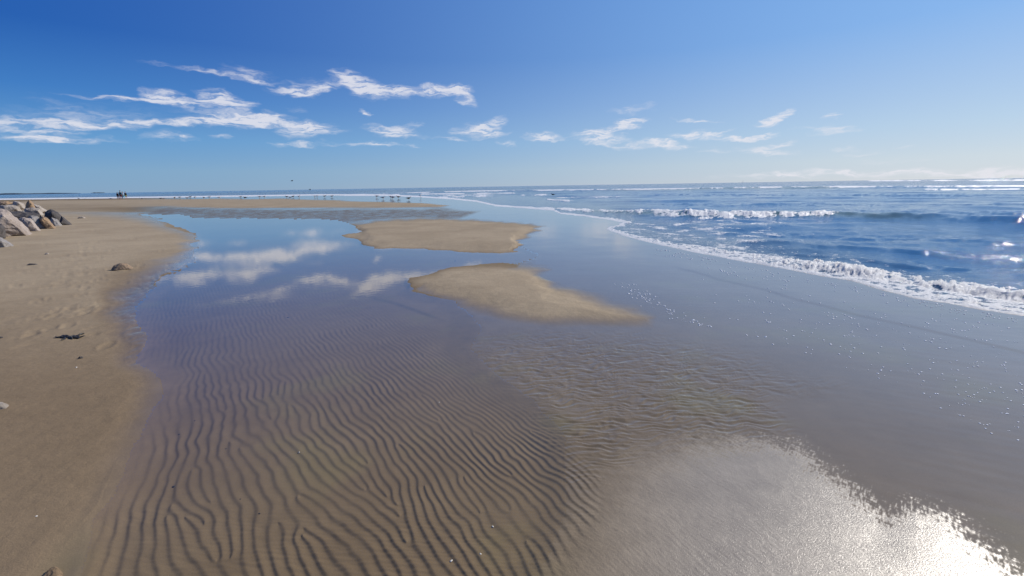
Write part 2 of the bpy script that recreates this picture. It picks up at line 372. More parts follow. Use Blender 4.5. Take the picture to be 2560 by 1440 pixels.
    G_RS, G_AZ, G_Z = rs, azs, z
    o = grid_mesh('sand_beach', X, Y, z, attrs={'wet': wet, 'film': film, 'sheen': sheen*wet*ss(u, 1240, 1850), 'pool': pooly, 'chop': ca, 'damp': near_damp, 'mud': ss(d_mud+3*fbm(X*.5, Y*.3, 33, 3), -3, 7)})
    tag(o, 'low tide beach of tan sand with sandbars, wet flats and ripple marks', 'beach', kind='structure')
    # pool water: a level sheet, only where the hollow lies
    keep = (d_pool > mg) & (Az > R(-62)) & (Az < R(62)) & (z < 0.004)
    st = 2
    Xs, Ys = X[::st, ::st], Y[::st, ::st]
    kp = keep[::st, ::st]
    p = grid_mesh('tide_pool', Xs, Ys, np.full(Xs.shape, -0.002), keep=kp)
    tag(p, 'shallow clear tide pool mirroring the sky over rippled sand', 'water', kind='structure')
    return o, p
sand, pool = build_sand()

def sand_material():
    m, t, b = material('sand')
    at = lambda n: t.new('ShaderNodeAttribute', attribute_name=n).outputs['Fac']
    geo = t.new('ShaderNodeNewGeometry').outputs['Position']
    wet, film, sheen, damp, mud = at('wet'), at('film'), at('sheen'), at('damp'), at('mud')
    n_big = t.noise(geo, 0.5, 6, 0.6); n_mid = t.noise(geo, 6, 5, 0.6); n_fine = t.noise(geo, 260, 3, 0.7)
    dry = t.mix(t.mapr(n_big, .35, .65), (0.33, 0.255, 0.165), (0.39, 0.305, 0.20))
    dry = t.mix(t.math('MULTIPLY', damp, 0.75), dry, (0.175, 0.118, 0.066))
    wetc = t.mix(t.mapr(n_big, .35, .65), (0.165, 0.118, 0.068), (0.195, 0.144, 0.084))
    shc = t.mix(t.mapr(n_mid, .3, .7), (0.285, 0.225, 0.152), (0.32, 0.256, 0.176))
    wetc = t.mix(t.math('MULTIPLY', t.mapr(t.noise(geo, 1.1, 3, .5), .52, .68), .45), wetc, (0.20, 0.165, 0.07))
    wetc = t.mix(mud, wetc, (0.15, 0.117, 0.09))
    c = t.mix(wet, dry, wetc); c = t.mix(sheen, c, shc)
    g = t.mapr(n_fine, .3, .7, .82, 1.14, False)
    g2 = t.mapr(n_mid, .3, .7, .93, 1.06, False)
    c = t.new('ShaderNodeVectorMath', operation='SCALE', inp={0: c, 'Scale': t.math('MULTIPLY', g, g2)}).outputs[0]
    t.l.new(c, b.inputs['Base Color'])
    fade = t.math('SUBTRACT', 1.0, t.math('MULTIPLY', film, 0.9))
    bump = t.new('ShaderNodeBump', inp={'Strength': t.math('MULTIPLY', fade, 0.5), 'Distance': 0.003, 'Height': t.noise(geo, 180, 3, .7)})
    bump2 = t.new('ShaderNodeBump', inp={'Strength': t.math('MULTIPLY', t.math('MULTIPLY', fade, 0.35), t.math('SUBTRACT', 1.0, t.math('MULTIPLY', sheen, .85))), 'Distance': 0.02, 'Height': t.noise(geo, 14, 4, .6), 'Normal': bump.outputs[0]})
    t.l.new(bump2.outputs[0], b.inputs['Normal'])
    t.l.new(t.math('SUBTRACT', 0.85, t.math('MULTIPLY', sheen, 0.55)), b.inputs['Roughness'])
    t.l.new(t.math('MULTIPLY_ADD', sheen, 0.80, 0.10), b.inputs['Specular IOR Level'])
    notpool = t.math('SUBTRACT', 1.0, at('pool'), clamp=True)
    coat = t.math('MULTIPLY', film, notpool)
    sv = t.new('ShaderNodeMapping', inp={'Vector': geo, 'Rotation': (0, 0, R(28)), 'Scale': (0.6, 6, 1)}).outputs[0]
    hb = t.noise(sv, 2.0, 4, .55)
    cb = t.new('ShaderNodeBump', inp={'Strength': 0.25, 'Distance': 0.003, 'Height': hb})
    inc = t.new('ShaderNodeNewGeometry').outputs['Incoming']
    cs = t.math('ABSOLUTE', t.new('ShaderNodeVectorMath', operation='DOT_PRODUCT', inp={0: inc, 1: cb.outputs[0]}).outputs['Value'])
    fres = t.math('MULTIPLY_ADD', t.math('POWER', t.math('SUBTRACT', 1.0, cs, clamp=True), 4.2), 0.98, 0.02, clamp=True)
    gl = t.new('ShaderNodeBsdfGlossy', inp={'Color': (1, 1, 1, 1), 'Roughness': 0.08, 'Normal': cb.outputs[0]})
    mx = t.new('ShaderNodeMixShader', inp={0: t.math('MULTIPLY', fres, coat), 1: b.outputs[0], 2: gl.outputs[0]})
    t.l.new(mx.outputs[0], t.n['Material Output'].inputs[0])
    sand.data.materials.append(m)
sand_material()

def pool_material():
    m, t, b = material('pool_water'); t.n.remove(b)
    geo = t.new('ShaderNodeNewGeometry').outputs['Position']
    bm = t.new('ShaderNodeBump', inp={'Strength': 0.12, 'Distance': 0.004, 'Height': t.noise(geo, 9, 3, .5)})
    gl = t.new('ShaderNodeBsdfGlossy', inp={'Color': (1, 1, 1, 1), 'Roughness': 0.02, 'Normal': bm.outputs[0]})
    tr = t.new('ShaderNodeBsdfTransparent', inp={'Color': (1.0, 0.985, 0.95, 1)})
    gg = t.new('ShaderNodeNewGeometry')
    cs = t.math('ABSOLUTE', t.new('ShaderNodeVectorMath', operation='DOT_PRODUCT', inp={0: gg.outputs['Incoming'], 1: bm.outputs[0]}).outputs['Value'])
    f5 = t.math('POWER', t.math('SUBTRACT', 1.0, cs, clamp=True), 4.2)
    fres = t.math('MULTIPLY_ADD', f5, 0.98, 0.02, clamp=True)
    mx = t.new('ShaderNodeMixShader', inp={0: fres, 1: tr.outputs[0], 2: gl.outputs[0]})
    t.l.new(mx.outputs[0], t.n['Material Output'].inputs[0])
    pool.data.materials.append(m)
pool_material()

# ------------------------------------------------------------------ the sea
def build_sea():
    azs = np.radians(np.concatenate([np.arange(-110, -62, 0.8), np.arange(-62, 62, 0.08), np.arange(62, 112, 0.6)]))
    rs = radii(4.0, 60000, 0.0009, 0.011, 300, 0.035)
    Az, Rr = np.meshgrid(azs, rs)
    X = Rr*np.sin(Az); Y = Rr*np.cos(Az)
    u, v = to_uv(X, np.maximum(Y, 0.3))
    back = Az > R(84)
    e = fbm(X*0.9, Y*0.9, 200, 5)*np.clip(30/Rr, .2, 6)
    d = sdf(u+e*1.5, v+e, SEA); d[back] = 400
    d[Rr > 400] = 400
    # chop: many directional trains, dropping those the mesh cannot carry
    rg = np.random.RandomState(4); z = np.zeros_like(X)
    sp = Rr*0.011
    for i in range(70):
        lam = 0.22*(1.075**i)
        if lam > 26: break
        th = rg.normal(0.25, 0.42); k = 2*math.pi/lam
        a = 0.0085*lam**0.85*0.55*(1 if lam < 6 else 6/lam)
        fade = ss(lam/np.maximum(sp, 1e-3), 2.2, 5)
        p = k*(X*math.sin(th)+Y*math.cos(th))+rg.uniform(0, 6.28)
        p = p+1.2*np.sin(0.21*k*(X*math.cos(th)-Y*math.sin(th))+rg.uniform(0, 6.28))
        z += a*fade*(np.exp(np.sin(p)-1)*1.6-0.75)
    z *= 1.0
    calm = ss(d, 0, 60)*0.7+0.12
    z *= calm
    foam = np.zeros_like(X)
    n1 = fbm(X*1.5, Y*1.5, 210, 4); n2 = fbm(X*6, Y*6, 220, 4); n3 = fbm(X*18, Y*18, 225, 3)
    # ridges: centre line (map coords), height, front width, back width, foam weight, x range
    def ridge(pts, H, wf, wb, xr, foamy, wob=1.0, fw=None):
        nonlocal z, foam
        yl = line_y(u, pts)+n1*wob
        q = v-yl                                   # positive = in front of the crest (towards the camera)
        pr = np.where(q > 0, np.exp(-(q/wf)**2), np.exp(-(np.abs(q)/wb)**1.5))
        ex = ss(u, xr[0], xr[1])*(1-ss(u, xr[2], xr[3]))
        z = z+H*pr*ex*(1+0.25*n1)
        if foamy:
            f = np.where(q > 0, np.exp(-(q/(fw or wf)/1.3)**2), np.exp(-(np.abs(q)/wb/1.2)**2))
            f = f*np.clip(1.0+.75*fbm(u/38.+wob*7, v*0+pts[0][1]*.37, 290, 4)+.45*n2, .3, 1.35)
            foam = np.maximum(foam, foamy*f*ss(u, xr[0], xr[1])*(1-ss(u, xr[2], xr[3]))*(1+.35*n1))
    # bore in the near shallows
    ridge([(1700,612),(1914,656),(2080,672),(2204,694),(2287,706),(2452,728),(2560,742),(2900,790)], 0.10, 8, 17, (1780,2150,3500,3600), 1.25, 2.0, 12)
    # second breaker
    ridge([(1200,516),(1300,520),(1400,522),(1510,527),(1600,532),(1700,537),(1800,540),(2120,540),(2300,548),(2560,560),(3000,580)], 0.17, 4, 9, (1500,1750,3200,3400), 0, 1.0)
    ridge([(1200,516),(1300,520),(1400,522),(1510,527),(1600,531.5),(1700,536),(1800,539),(2120,537)], 0.05, 4, 4, (1180,1210,1700,2150), 0.9, 1.6, 4)
    ridge([(1560,535),(1700,541),(1800,543.5),(2000,543),(2120,540)], 0.03, 3.5, 3.5, (1560,1720,2040,2140), 1.2, 2.2, 3.5)
    ridge([(1400,536),(1460,541.5),(1520,550),(1556,556)], 0.02, 2, 3, (1390,1400,1560,1600), 1.0, .5)
    # far breaker all along the coast
    far = [(-3000,512),(-300,501),(0,498.2),(300,494.4),(600,490.8),(800,487.6),(1000,483),(1200,478.5),(1600,475),(1800,472),(2000,469.5),(2560,468.5),(3200,470)]
    ridge(far, 0.28, 1.6, 3, (850,1300,3000,3200), 0, .3)
    ridge(far, 0.05, .7, .7, (900,1100,3000,3200), 1.1, .35, 1.1)
    ridge(far, 0.02, .35, .35, (-3200,-3000,900,1100), .95, .25, .5)
    for (pts, xr) in (([(1290,489),(1380,487)], (1290,1310,1360,1390)), ([(1380,495),(1560,492)], (1380,1400,1540,1570)), ([(1360,499),(1440,504)], (1360,1370,1430,1450)),
                      ([(1030,486),(1300,483)], (1040,1060,1280,1310)), ([(860,490),(1000,487)],(850,870,990,1010)), ([(1080,494),(1250,490)], (1080,1100,1220,1260)),
                      ([(2200,475),(2560,474)], (2200,2350,2600,2700)),([(2100,452.5),(2560,450.5)],(2120,2200,2560,2700)), ([(1050,489.5),(1300,487)],(1050,1100,1200,1300))):
        ridge(pts, 0.07, 1.2, 2, xr, 0.95, .8)
    # long swells further out
    for (pts, H, wb, xr) in (([(1400,508),(2560,512)], .06, 4, (1400,1800,3000,3200)), ([(1700,570),(2560,606)], .045, 10, (1700,2000,3000,3200)), ([(1800,600),(2560,640)], .045, 12, (1750,1950,3000,3200)),
                       ([(1900,625),(2560,672)], .04, 12, (1850,2000,3000,3200)), ([(1500,486),(2560,487)], .08, 3, (1500,1700,3000,3200)), ([(1800,522),(2560,532)], .06, 5, (1900,2100,3000,3200))):
        ridge(pts, H, wb*.6, wb, xr, 0, wb*.8)
    # swash foam: lace along the edge and the sheet of foam behind the bore
    lace = ss(d, -1, 1)*(1-ss(d, 3, 6+0*u))
    near = ss(u, 1480, 1530)
    edgew = np.interp(u, [1480,1600,1800,2000,2100,2560], [7,11,23,33,48,62])
    sheet = (1-ss(d, edgew*.75, edgew*1.15))*near
    foam = np.maximum(foam, lace*1.05); foam = np.maximum(foam, sheet*(0.80+.32*n2+.18*n3))
    # foam flecks, plus sun sparkle painted as foam, in the wash behind the bore
    wash = ss(u, 1500, 1560)*(1-ss(u, 1850, 2350))*ss(v, 540, 556)*(1-ss(v, 640, 700))*ss(d, 0, 6)
    foam = np.maximum(foam, wash*(0.52+.40*n1))
    behind = ss(d, edgew, edgew+2)*(1-ss(d, edgew+10, edgew+40))*near
    foam = np.maximum(foam, behind*(0.5+.3*n2))
    foam = np.clip(foam, 0, 1.3)
    q2 = v-line_y(u, [(1200,516),(1300,520),(1400,522),(1510,527),(1600,532),(1700,537),(1800,540),(2120,540),(2300,548),(2560,560)])
    olive = np.exp(-((q2-2.5)/4)**2)*ss(u, 1350, 1500)*(1-ss(u, 2150, 2450))
    q3 = v-line_y(u, far)-1
    olive = np.maximum(olive, np.exp(-(q3/1.8)**2)*ss(u, 1450, 1600)*(1-ss(u, 2080, 2200)))
    z = z+ss(foam, .6, 1.1)*(0.034*n2+0.026*n3+0.014)*ss(d, 0, 10)*np.clip(1-(Rr-20)/60, 0.3, 1)
    # bring the rim down to the sand in a rounded lip
    z = z-0.012
    lip = -0.016
    s = ss(d, -0.6, 2.2)
    z = lip+(np.maximum(z, -0.004+0.004*n2)-lip)*s*np.where(d < 60, 1, 1) if False else np.where(d < 30, lip+(np.maximum(z, 0.006+0.006*n2)-lip)*s, z)
    shallow = 1-ss(d, 10, 110)
    o = grid_mesh('sea', X, Y, z, keep=(d > -1.2), attrs={'foam': foam, 'shallow': shallow, 'olive': olive})
    tag(o, 'blue sea with small breakers and white foam along its edge', 'sea', kind='structure')
    return o
sea = build_sea()

def sea_material():
    m, t, b = material('sea_water')
    at = lambda n: t.new('ShaderNodeAttribute', attribute_name=n).outputs['Fac']
    geo = t.new('ShaderNodeNewGeometry').outputs['Position']
    foam, sh = at('foam'), at('shallow')
    fn = t.math('MULTIPLY_ADD', t.noise(geo, 9, 6, .72, .4), 0.6, t.math('MULTIPLY', t.noise(geo, 40, 4, .7), .4))
    fm = t.mapr(t.math('ADD', foam, t.math('MULTIPLY_ADD', fn, 1.6, -0.8)), 0.62, 0.80)
    base = t.mix(sh, (0.015, 0.105, 0.25), (0.06, 0.105, 0.16))
    base = t.mix(t.math('MULTIPLY', at('olive'), .8), base, (0.11, 0.13, 0.055))
    t.l.new(base, b.inputs['Base Color'])
    b.inputs['IOR'].default_value = 1.333; b.inputs['Roughness'].default_value = 0.07
    dist = t.new('ShaderNodeVectorMath', operation='LENGTH', inp={0: geo}).outputs['Value']
    sv = t.new('ShaderNodeMapping', inp={'Vector': geo, 'Rotation': (0, 0, R(-12)), 'Scale': (0.5, 1.3, 1)}).outputs[0]
    b1 = t.new('ShaderNodeBump', inp={'Strength': 1.0, 'Distance': 0.012, 'Height': t.noise(sv, 12, 6, .66)})
    b2 = t.new('ShaderNodeBump', inp={'Strength': t.mapr(dist, 25, 150), 'Distance': 0.22, 'Height': t.noise(sv, .9, 5, .6), 'Normal': b1.outputs[0]})
    rnd = t.new('ShaderNodeTexNoise', inp={'Vector': geo, 'Scale': 7.0, 'Detail': 4, 'Roughness': .7}).outputs['Color']
    rnd = t.new('ShaderNodeVectorMath', operation='SUBTRACT', inp={0: rnd, 1: (.5, .5, .5)}).outputs[0]
    rnd = t.new('ShaderNodeVectorMath', operation='MULTIPLY', inp={0: rnd, 1: (1, 1, 0)}).outputs[0]
    rnd = t.new('ShaderNodeVectorMath', operation='SCALE', inp={0: rnd, 'Scale': t.mapr(dist, 12, 300, .05, 2.6)}).outputs[0]
    nn = t.new('ShaderNodeVectorMath', operation='ADD', inp={0: b2.outputs[0], 1: rnd}).outputs[0]
    nn = t.new('ShaderNodeVectorMath', operation='NORMALIZE', inp={0: nn}).outputs[0]
    t.l.new(nn, b.inputs['Normal'])
    fb = t.new('ShaderNodeBump', inp={'Strength': 1.0, 'Distance': 0.035, 'Height': t.noise(geo, 26, 6, .8)})
    f = t.new('ShaderNodeBsdfPrincipled', inp={'Base Color': (.72, .72, .71, 1), 'Roughness': .6, 'Normal': fb.outputs[0]})
    mx = t.new('ShaderNodeMixShader', inp={0: fm, 1: b.outputs[0], 2: f.outputs[0]})
    t.l.new(mx.outputs[0], t.n['Material Output'].inputs[0])
    sea.data.materials.append(m)
sea_material()
# ------------------------------------------------------------------ placing things on the sand
def height(x, y):
    r = math.hypot(x, y); a = math.atan2(x, y)
    i = min(np.searchsorted(G_RS, r), len(G_RS)-1); j = min(np.searchsorted(G_AZ, a), len(G_AZ)-1)
    return float(G_Z[i, j])
def spot(px, py):
    z = 0.0
    for _ in range(8):
        g = ground(px, py, z); z = 0.5*z+0.5*height(g[0], g[1])
    return Vector((g[0], g[1], height(g[0], g[1])))
def scale_at(p):                                # metres per map pixel at the depth of p
    return float(np.dot(vec(p[0], p[1], p[2]-CAM_H), Fw))/FPX
def link(name, me, mat=None, parent=None):
    o = bpy.data.objects.new(name, me); S.collection.objects.link(o)
    if mat: me.materials.append(mat)
    if parent: o.parent = parent
    return o
def empty(name, loc, rz=0.0):
    o = bpy.data.objects.new(name, None); S.collection.objects.link(o)
    o.location = loc; o.rotation_euler = (0, 0, rz); o.empty_display_size = 0.2; return o
def bm_obj(name, bm, mat, parent=None, smooth=True):
    me = bpy.data.meshes.new(name); bm.to_mesh(me); bm.free()
    if smooth: me.polygons.foreach_set('use_smooth', [True]*len(me.polygons))
    return link(name, me, mat, parent)
def simple_mat(name, c, rough=0.6, var=0.15, scale=8.0, spec=0.3, bump=0.0):
    m, t, b = material(name)
    co = t.new('ShaderNodeTexCoord').outputs['Object']
    n = t.noise(co, scale, 5, .6)
    col = t.mix(t.mapr(n, .3, .7), tuple(x*(1-var) for x in c), tuple(min(1, x*(1+var)) for x in c))
    t.l.new(col, b.inputs['Base Color']); b.inputs['Roughness'].default_value = rough
    b.inputs['Specular IOR Level'].default_value = spec
    if bump:
        bp = t.new('ShaderNodeBump', inp={'Strength': .8, 'Distance': bump, 'Height': t.noise(co, scale*2.5, 5, .65)})
        t.l.new(bp.outputs[0], b.inputs['Normal'])
    return m
def rock_mat(name, a, b_, c):
    m, t, b = material(name)
    co = t.new('ShaderNodeNewGeometry').outputs['Position']
    n = t.noise(co, 1.7, 6, .65); n2 = t.noise(co, 9, 5, .7); n3 = t.noise(co, 38, 3, .7)
    col = t.mix(t.mapr(n, .38, .62), a, b_); col = t.mix(t.math('MULTIPLY', t.mapr(n2, .5, .72), .8), col, c)
    col = t.new('ShaderNodeVectorMath', operation='SCALE', inp={0: col, 'Scale': t.mapr(n3, .3, .7, .75, 1.2, False)}).outputs[0]
    t.l.new(col, b.inputs['Base Color']); b.inputs['Roughness'].default_value = .8
    bp = t.new('ShaderNodeBump', inp={'Strength': .9, 'Distance': .06, 'Height': t.noise(co, 5, 8, .72)})
    t.l.new(bp.outputs[0], b.inputs['Normal']); return m
MR = {'pale': rock_mat('pale_granite', (.38, .33, .28), (.27, .23, .19), (.14, .11, .09)),
      'pink': rock_mat('pink_granite', (.36, .30, .26), (.26, .21, .175), (.12, .09, .07)),
      'dark': rock_mat('dark_shaded_granite', (.05, .045, .045), (.075, .065, .06), (.13, .10, .08)),  # darkened so the colour carries the shade of camera-facing faces
      'rust': rock_mat('rusty_granite', (.30, .19, .10), (.20, .15, .11), (.40, .28, .16)),
      'grey': rock_mat('grey_granite', (.27, .25, .24), (.22, .20, .18), (.16, .13, .11))}

def rock(outline, py_base, depth, mat, label, seed, group='armour stones of the rock pile', back=0.0, name='boulder', rough=1.0, cat='boulder', detail=4):
    """a boulder: the outline is its widest section; a nearer and a farther face, both smaller, give it its bulk"""
    rg = random.Random(seed)
    xs = [p[0] for p in outline]; cx = sum(xs)/len(xs)
    base = spot(cx, py_base)
    c = vec(base[0], base[1], base[2]); hd = vec(c[0], c[1], 0); hd /= np.linalg.norm(hd)
    if back: c = c+hd*back
    dep = float(np.dot(c-vec(0, 0, CAM_H), Fw))
    pts = []
    my = sum(p[1] for p in outline)/len(outline)
    for (px, py) in outline:
        d = ray(px, py)
        # meet the vertical plane through c that faces the viewer
        k = float(np.dot(hd[:2], c[:2])/np.dot(hd[:2], d[:2])); q = vec(0, 0, CAM_H)+d*k
        pts.append(q)
    cen = sum(pts)/len(pts); V = []
    H = max(p[2] for p in pts)-min(p[2] for p in pts)
    for q in pts:
        for off, sc in ((-.5, .62), (-.22, .9), (.12, 1.0), (.5, .66)):
            p = cen+(q-cen)*(sc*(1+rg.uniform(-.03, .03)))+hd*(off*depth*(1+rg.uniform(-.25, .25)))
            if q[2] < cen[2]: p[2] -= 0.15*H if off else 0
            V.append(p)
    bm = bmesh.new()
    org = Vector((float(cen[0]), float(cen[1]), float(min(base[2], cen[2]))))
    for p in V: bm.verts.new(Vector(p.tolist())-org)
    bmesh.ops.convex_hull(bm, input=bm.verts)
    bmesh.ops.delete(bm, geom=[v for v in bm.verts if not v.link_faces], context='VERTS')
    bmesh.ops.triangulate(bm, faces=bm.faces)
    size = max(H, depth)
    # bevelled, chipped edges
    bmesh.ops.bevel(bm, geom=bm.edges[:], offset=size*.016, segments=1, affect='EDGES', clamp_overlap=True)
    bmesh.ops.triangulate(bm, faces=bm.faces)
    for _ in range(detail):
        ed = [e for e in bm.edges if e.calc_length() > size*0.06]
        if not ed or len(bm.verts) > 9000: break
        bmesh.ops.subdivide_edges(bm, edges=ed, cuts=1); bmesh.ops.triangulate(bm, faces=bm.faces)
    bm.normal_update()
    co = np.array([v.co for v in bm.verts]); no = np.array([v.normal for v in bm.verts]); f = 3.0/size
    n = fbm(co[:, 0]*f+co[:, 2]*f*.7, co[:, 1]*f-co[:, 2]*f*.6, seed*7, 4)
    n2 = np.abs(perlin(co[:, 0]*f*2+co[:, 2]*f, co[:, 2]*f*2.3-co[:, 1]*f, seed*7+3))
    for v, a, m_, d in zip(bm.verts, n, no, n2): v.co += Vector(m_)*float(size*(.035*a-.03*d)*rough)
    o = bm_obj(name, bm, MR[mat] if isinstance(mat, str) else mat, smooth=False)
    o.location = org
    tag(o, label, cat, group); return o

G1 = 'boulders of the rock pile on the dry beach'
rock([(-30,560),(-22,528),(0,520),(22,523),(40,540),(62,562),(86,584),(60,590),(10,592),(-30,592)], 588, 1.3, 'pink', 'largest boulder of the rock pile, pale pinkish granite with a long sloping face', 1, G1)
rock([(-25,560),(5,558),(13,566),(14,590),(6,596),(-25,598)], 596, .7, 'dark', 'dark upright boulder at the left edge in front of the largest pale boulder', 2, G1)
rock([(-50,596),(-5,589),(10,595),(40,614),(20,618),(-50,618)], 616, .8, 'grey', 'low brown wedge shaped boulder nearest the camera at the bottom of the rock pile', 3, G1)
rock([(46,546),(56,542),(76,546),(90,560),(106,575),(88,580),(60,575)], 577, .8, 'pink', 'tan wedge of granite leaning against the right side of the largest pale boulder', 4, G1)
rock([(68,546),(75,538),(90,540),(104,548),(122,570),(108,574),(84,566)], 571, .8, 'grey', 'smooth grey slab between the tan wedge and the rusty boulder', 5, G1)
rock([(96,546),(106,540),(118,545),(130,556),(144,569),(118,574),(104,562)], 571, .7, 'rust', 'rusty orange boulder with a dark left face at the foot of the pile', 6, G1)
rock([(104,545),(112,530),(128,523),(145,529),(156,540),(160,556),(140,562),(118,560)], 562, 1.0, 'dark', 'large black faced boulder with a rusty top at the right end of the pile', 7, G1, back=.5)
rock([(146,553),(153,539),(160,543),(170,552),(181,560),(158,565)], 562, .6, 'dark', 'small dark pointed boulder, rightmost of the rock pile', 8, G1)
rock([(122,556),(128,543),(142,548),(160,563),(140,567)], 564, .5, 'grey', 'small grey brown boulder in front of the large black faced boulder', 9, G1)
rock([(58,536),(62,521),(82,518),(100,522),(110,532),(104,546),(74,546)], 560, .9, 'pale', 'white topped rounded boulder in the middle of the rock pile', 10, G1, back=1.3)
rock([(30,545),(38,528),(60,527),(76,540),(66,550),(40,552)], 566, .8, 'grey', 'brown grey boulder just behind the top of the largest pale boulder', 11, G1, back=.9)
rock([(-12,534),(0,512),(30,510),(48,517),(60,530),(30,540)], 560, 1.1, 'pale', 'broad tan boulder behind the largest pale boulder at the left edge', 12, G1, back=2.2)
rock([(60,524),(66,506),(73,499),(82,506),(90,520),(76,526)], 556, .8, 'rust', 'upright pointed boulder on top of the rock pile', 13, G1, back=2.6)
rock([(76,528),(84,510),(98,514),(122,526),(100,532)], 552, .8, 'pale', 'low pale boulder sloping down right from the pointed boulder', 14, G1, back=2.2)
rock([(-30,516),(0,504),(18,502),(34,508),(40,518),(0,522)], 552, 1.2, 'rust', 'tan boulder at the back of the pile by the left edge', 15, G1, back=4)
rock([(26,516),(34,502),(48,503),(60,510),(66,520),(40,522)], 552, 1.2, 'pale', 'pale round boulder at the back of the pile, left of the pointed boulder', 16, G1, back=3.8)
rock([(-10,528),(44,526),(100,535),(118,556),(70,575),(-10,580)], 568, 1.4, 'dark', 'dark filler boulder for the shadowed gap in the centre of the pile', 17, G1, back=1.6)  # filler rock; its dark colour stands in for shade between the boulders

rock([(276,672),(284,664),(300,658),(318,659),(334,668),(338,671),(300,676),(282,676)], 673, .17, 'rust', 'tan half buried stone alone on the dry beach beside the tide pool', 21, 'loose stones on the beach', cat='stone', name='beach_stone')
rock([(-30,1022),(-20,1008),(8,1006),(23,1012),(14,1019),(-4,1024)], 1020, .08, 'pale', 'pale angular stone on the damp sand cut by the left edge', 22, 'loose stones on the beach', cat='stone', name='beach_stone')
rock([(193,545),(198,542),(206,541),(213,543.5),(214,546),(200,547)], 546, .18, 'pale', 'small pale stone on the dry beach just right of the rock pile', 23, 'loose stones on the beach', cat='stone', name='beach_stone', detail=2)
rock([(111,636),(114,633),(120,632),(124,635),(118,637)], 636, .06, 'pale', 'tiny pale pebble on the dry beach below the rock pile', 24, 'loose stones on the beach', cat='pebble', name='pebble', detail=2)
rock([(-4,844),(0,841),(8,842),(8,845),(0,846)], 845, .03, 'dark', 'small dark pebble on the damp sand at the left edge', 25, 'loose stones on the beach', cat='pebble', name='pebble', detail=2)
rock([(194,895),(199,891),(206,891),(209,895),(201,898)], 896, .02, 'dark', 'small dark pebble below the clump of seaweed', 26, 'loose stones on the beach', cat='pebble', name='pebble', detail=2)
rock([(66,662),(74,658.5),(88,659),(97,661),(90,663),(76,663)], 662, .08, 'dark', 'thin dark piece of driftwood lying flat on the dry beach below the rock pile', 27, 'loose stones on the beach', cat='debris', name='debris', detail=2)  # thin dark flat debris, kind not known
lump_m = simple_mat('sandy_lump', (.16, .11, .065), .8, .2, 40, .2, .004)
rock([(104,1448),(118,1438),(132,1430),(142,1428),(154,1432),(170,1438),(188,1448),(140,1452)], 1442, .09, lump_m, 'small brown lump half buried in the damp sand at the bottom left', 28, 'loose stones on the beach', cat='lump', name='sand_lump')
shell_m = simple_mat('shell_white', (.72, .69, .62), .4, .1, 60, .5)
bits = [(434,1217,6,0,'black fleck lying on the ripple marks at the lower left'),(487,1052,3,0,'tiny black fleck on a ripple crest left of the pool middle'),
        (565,1122,3,0,'tiny black fleck on the ripples below the first forking crest'),(649,1284,4,0,'tiny black fleck on the wide ripples near the bottom'),
        (601,1248,3,0,'tiny black fleck on the wide ripples near the bottom'),(448,1086,3,0,'tiny black fleck near the left ripple ridge'),(720,794,4,0,'tiny dark fleck in the blue part of the pool'),
        (1138,653,4,0,'tiny dark fleck in the channel between the two sandbars'),
        (1128,1403,7,1,'white shell fragment standing on the ripples at the bottom centre'),(1232,1317,5,1,'small white shell on the ripples right of centre near the bottom'),
        (1201,1385,5,1,'small white shell between two others near the bottom centre'),(748,1131,4,1,'tiny white shell where the ripples fork'),(91,1291,4,1,'tiny white shell on the damp brown sand at lower left'),
        (191,919,4,1,'tiny white shell on the damp sand under the dark pebble'),(1098,1006,3,1,'tiny white shell on the choppy ripples right of centre')]
fleck_m = simple_mat('black_fleck', (.03, .03, .03), .6, .2, 40)
for (px, py, wpx, kind, lab) in bits:
    p = spot(px, py); s = scale_at(p)*wpx*.5
    bm = bmesh.new(); bmesh.ops.create_icosphere(bm, subdivisions=3, radius=1)
    rg = random.Random(px)
    for v in bm.verts:
        if kind:                                    # a scallop-like valve: ribbed, domed, hollow below
            a = math.atan2(v.co.y, v.co.x); rr = 1+.06*math.cos(a*11)
            v.co.x *= rr; v.co.y *= rr*.85*(1-.3*v.co.x); v.co.z = max(v.co.z, -.05)*.55-(.22 if v.co.z < 0 else 0)*0
        else:
            n = float(perlin(np.array(v.co.x*2+px), np.array(v.co.y*2+v.co.z), px)); v.co *= 1+.45*n; v.co.z *= .5
    bmesh.ops.scale(bm, vec=(s*1.2, s, s*(1.0 if kind else .9)), verts=bm.verts)
    o = bm_obj('shell' if kind else 'sea_fleck', bm, shell_m if kind else fleck_m)
    o.location = p+Vector((0, 0, s*.25)); o.rotation_euler = (rg.uniform(-.2, .3), rg.uniform(-.2, .2), rg.uniform(0, 6))
    tag(o, lab, 'shell' if kind else 'fleck', 'shells and flecks on the flats')

def tube(bm, pts, rad, seg=6):
    rings = []
    for i, p in enumerate(pts):
        a = pts[max(i-1, 0)]; b = pts[min(i+1, len(pts)-1)]; d = (Vector(b)-Vector(a)).normalized()
        n = d.cross(Vector((0, 0, 1))) if abs(d.z) < .95 else d.cross(Vector((1, 0, 0))); n.normalize(); m = d.cross(n)
        r = rad[i] if isinstance(rad, (list, tuple)) else rad
        rings.append([bm.verts.new(Vector(p)+n*r*math.cos(2*math.pi*k/seg)+m*r*math.sin(2*math.pi*k/seg)) for k in range(seg)])
    for A_, B_ in zip(rings, rings[1:]):
        for k in range(seg): bm.faces.new((A_[k], A_[(k+1) % seg], B_[(k+1) % seg], B_[k]))
    bm.faces.new(rings[0][::-1]); bm.faces.new(rings[-1])
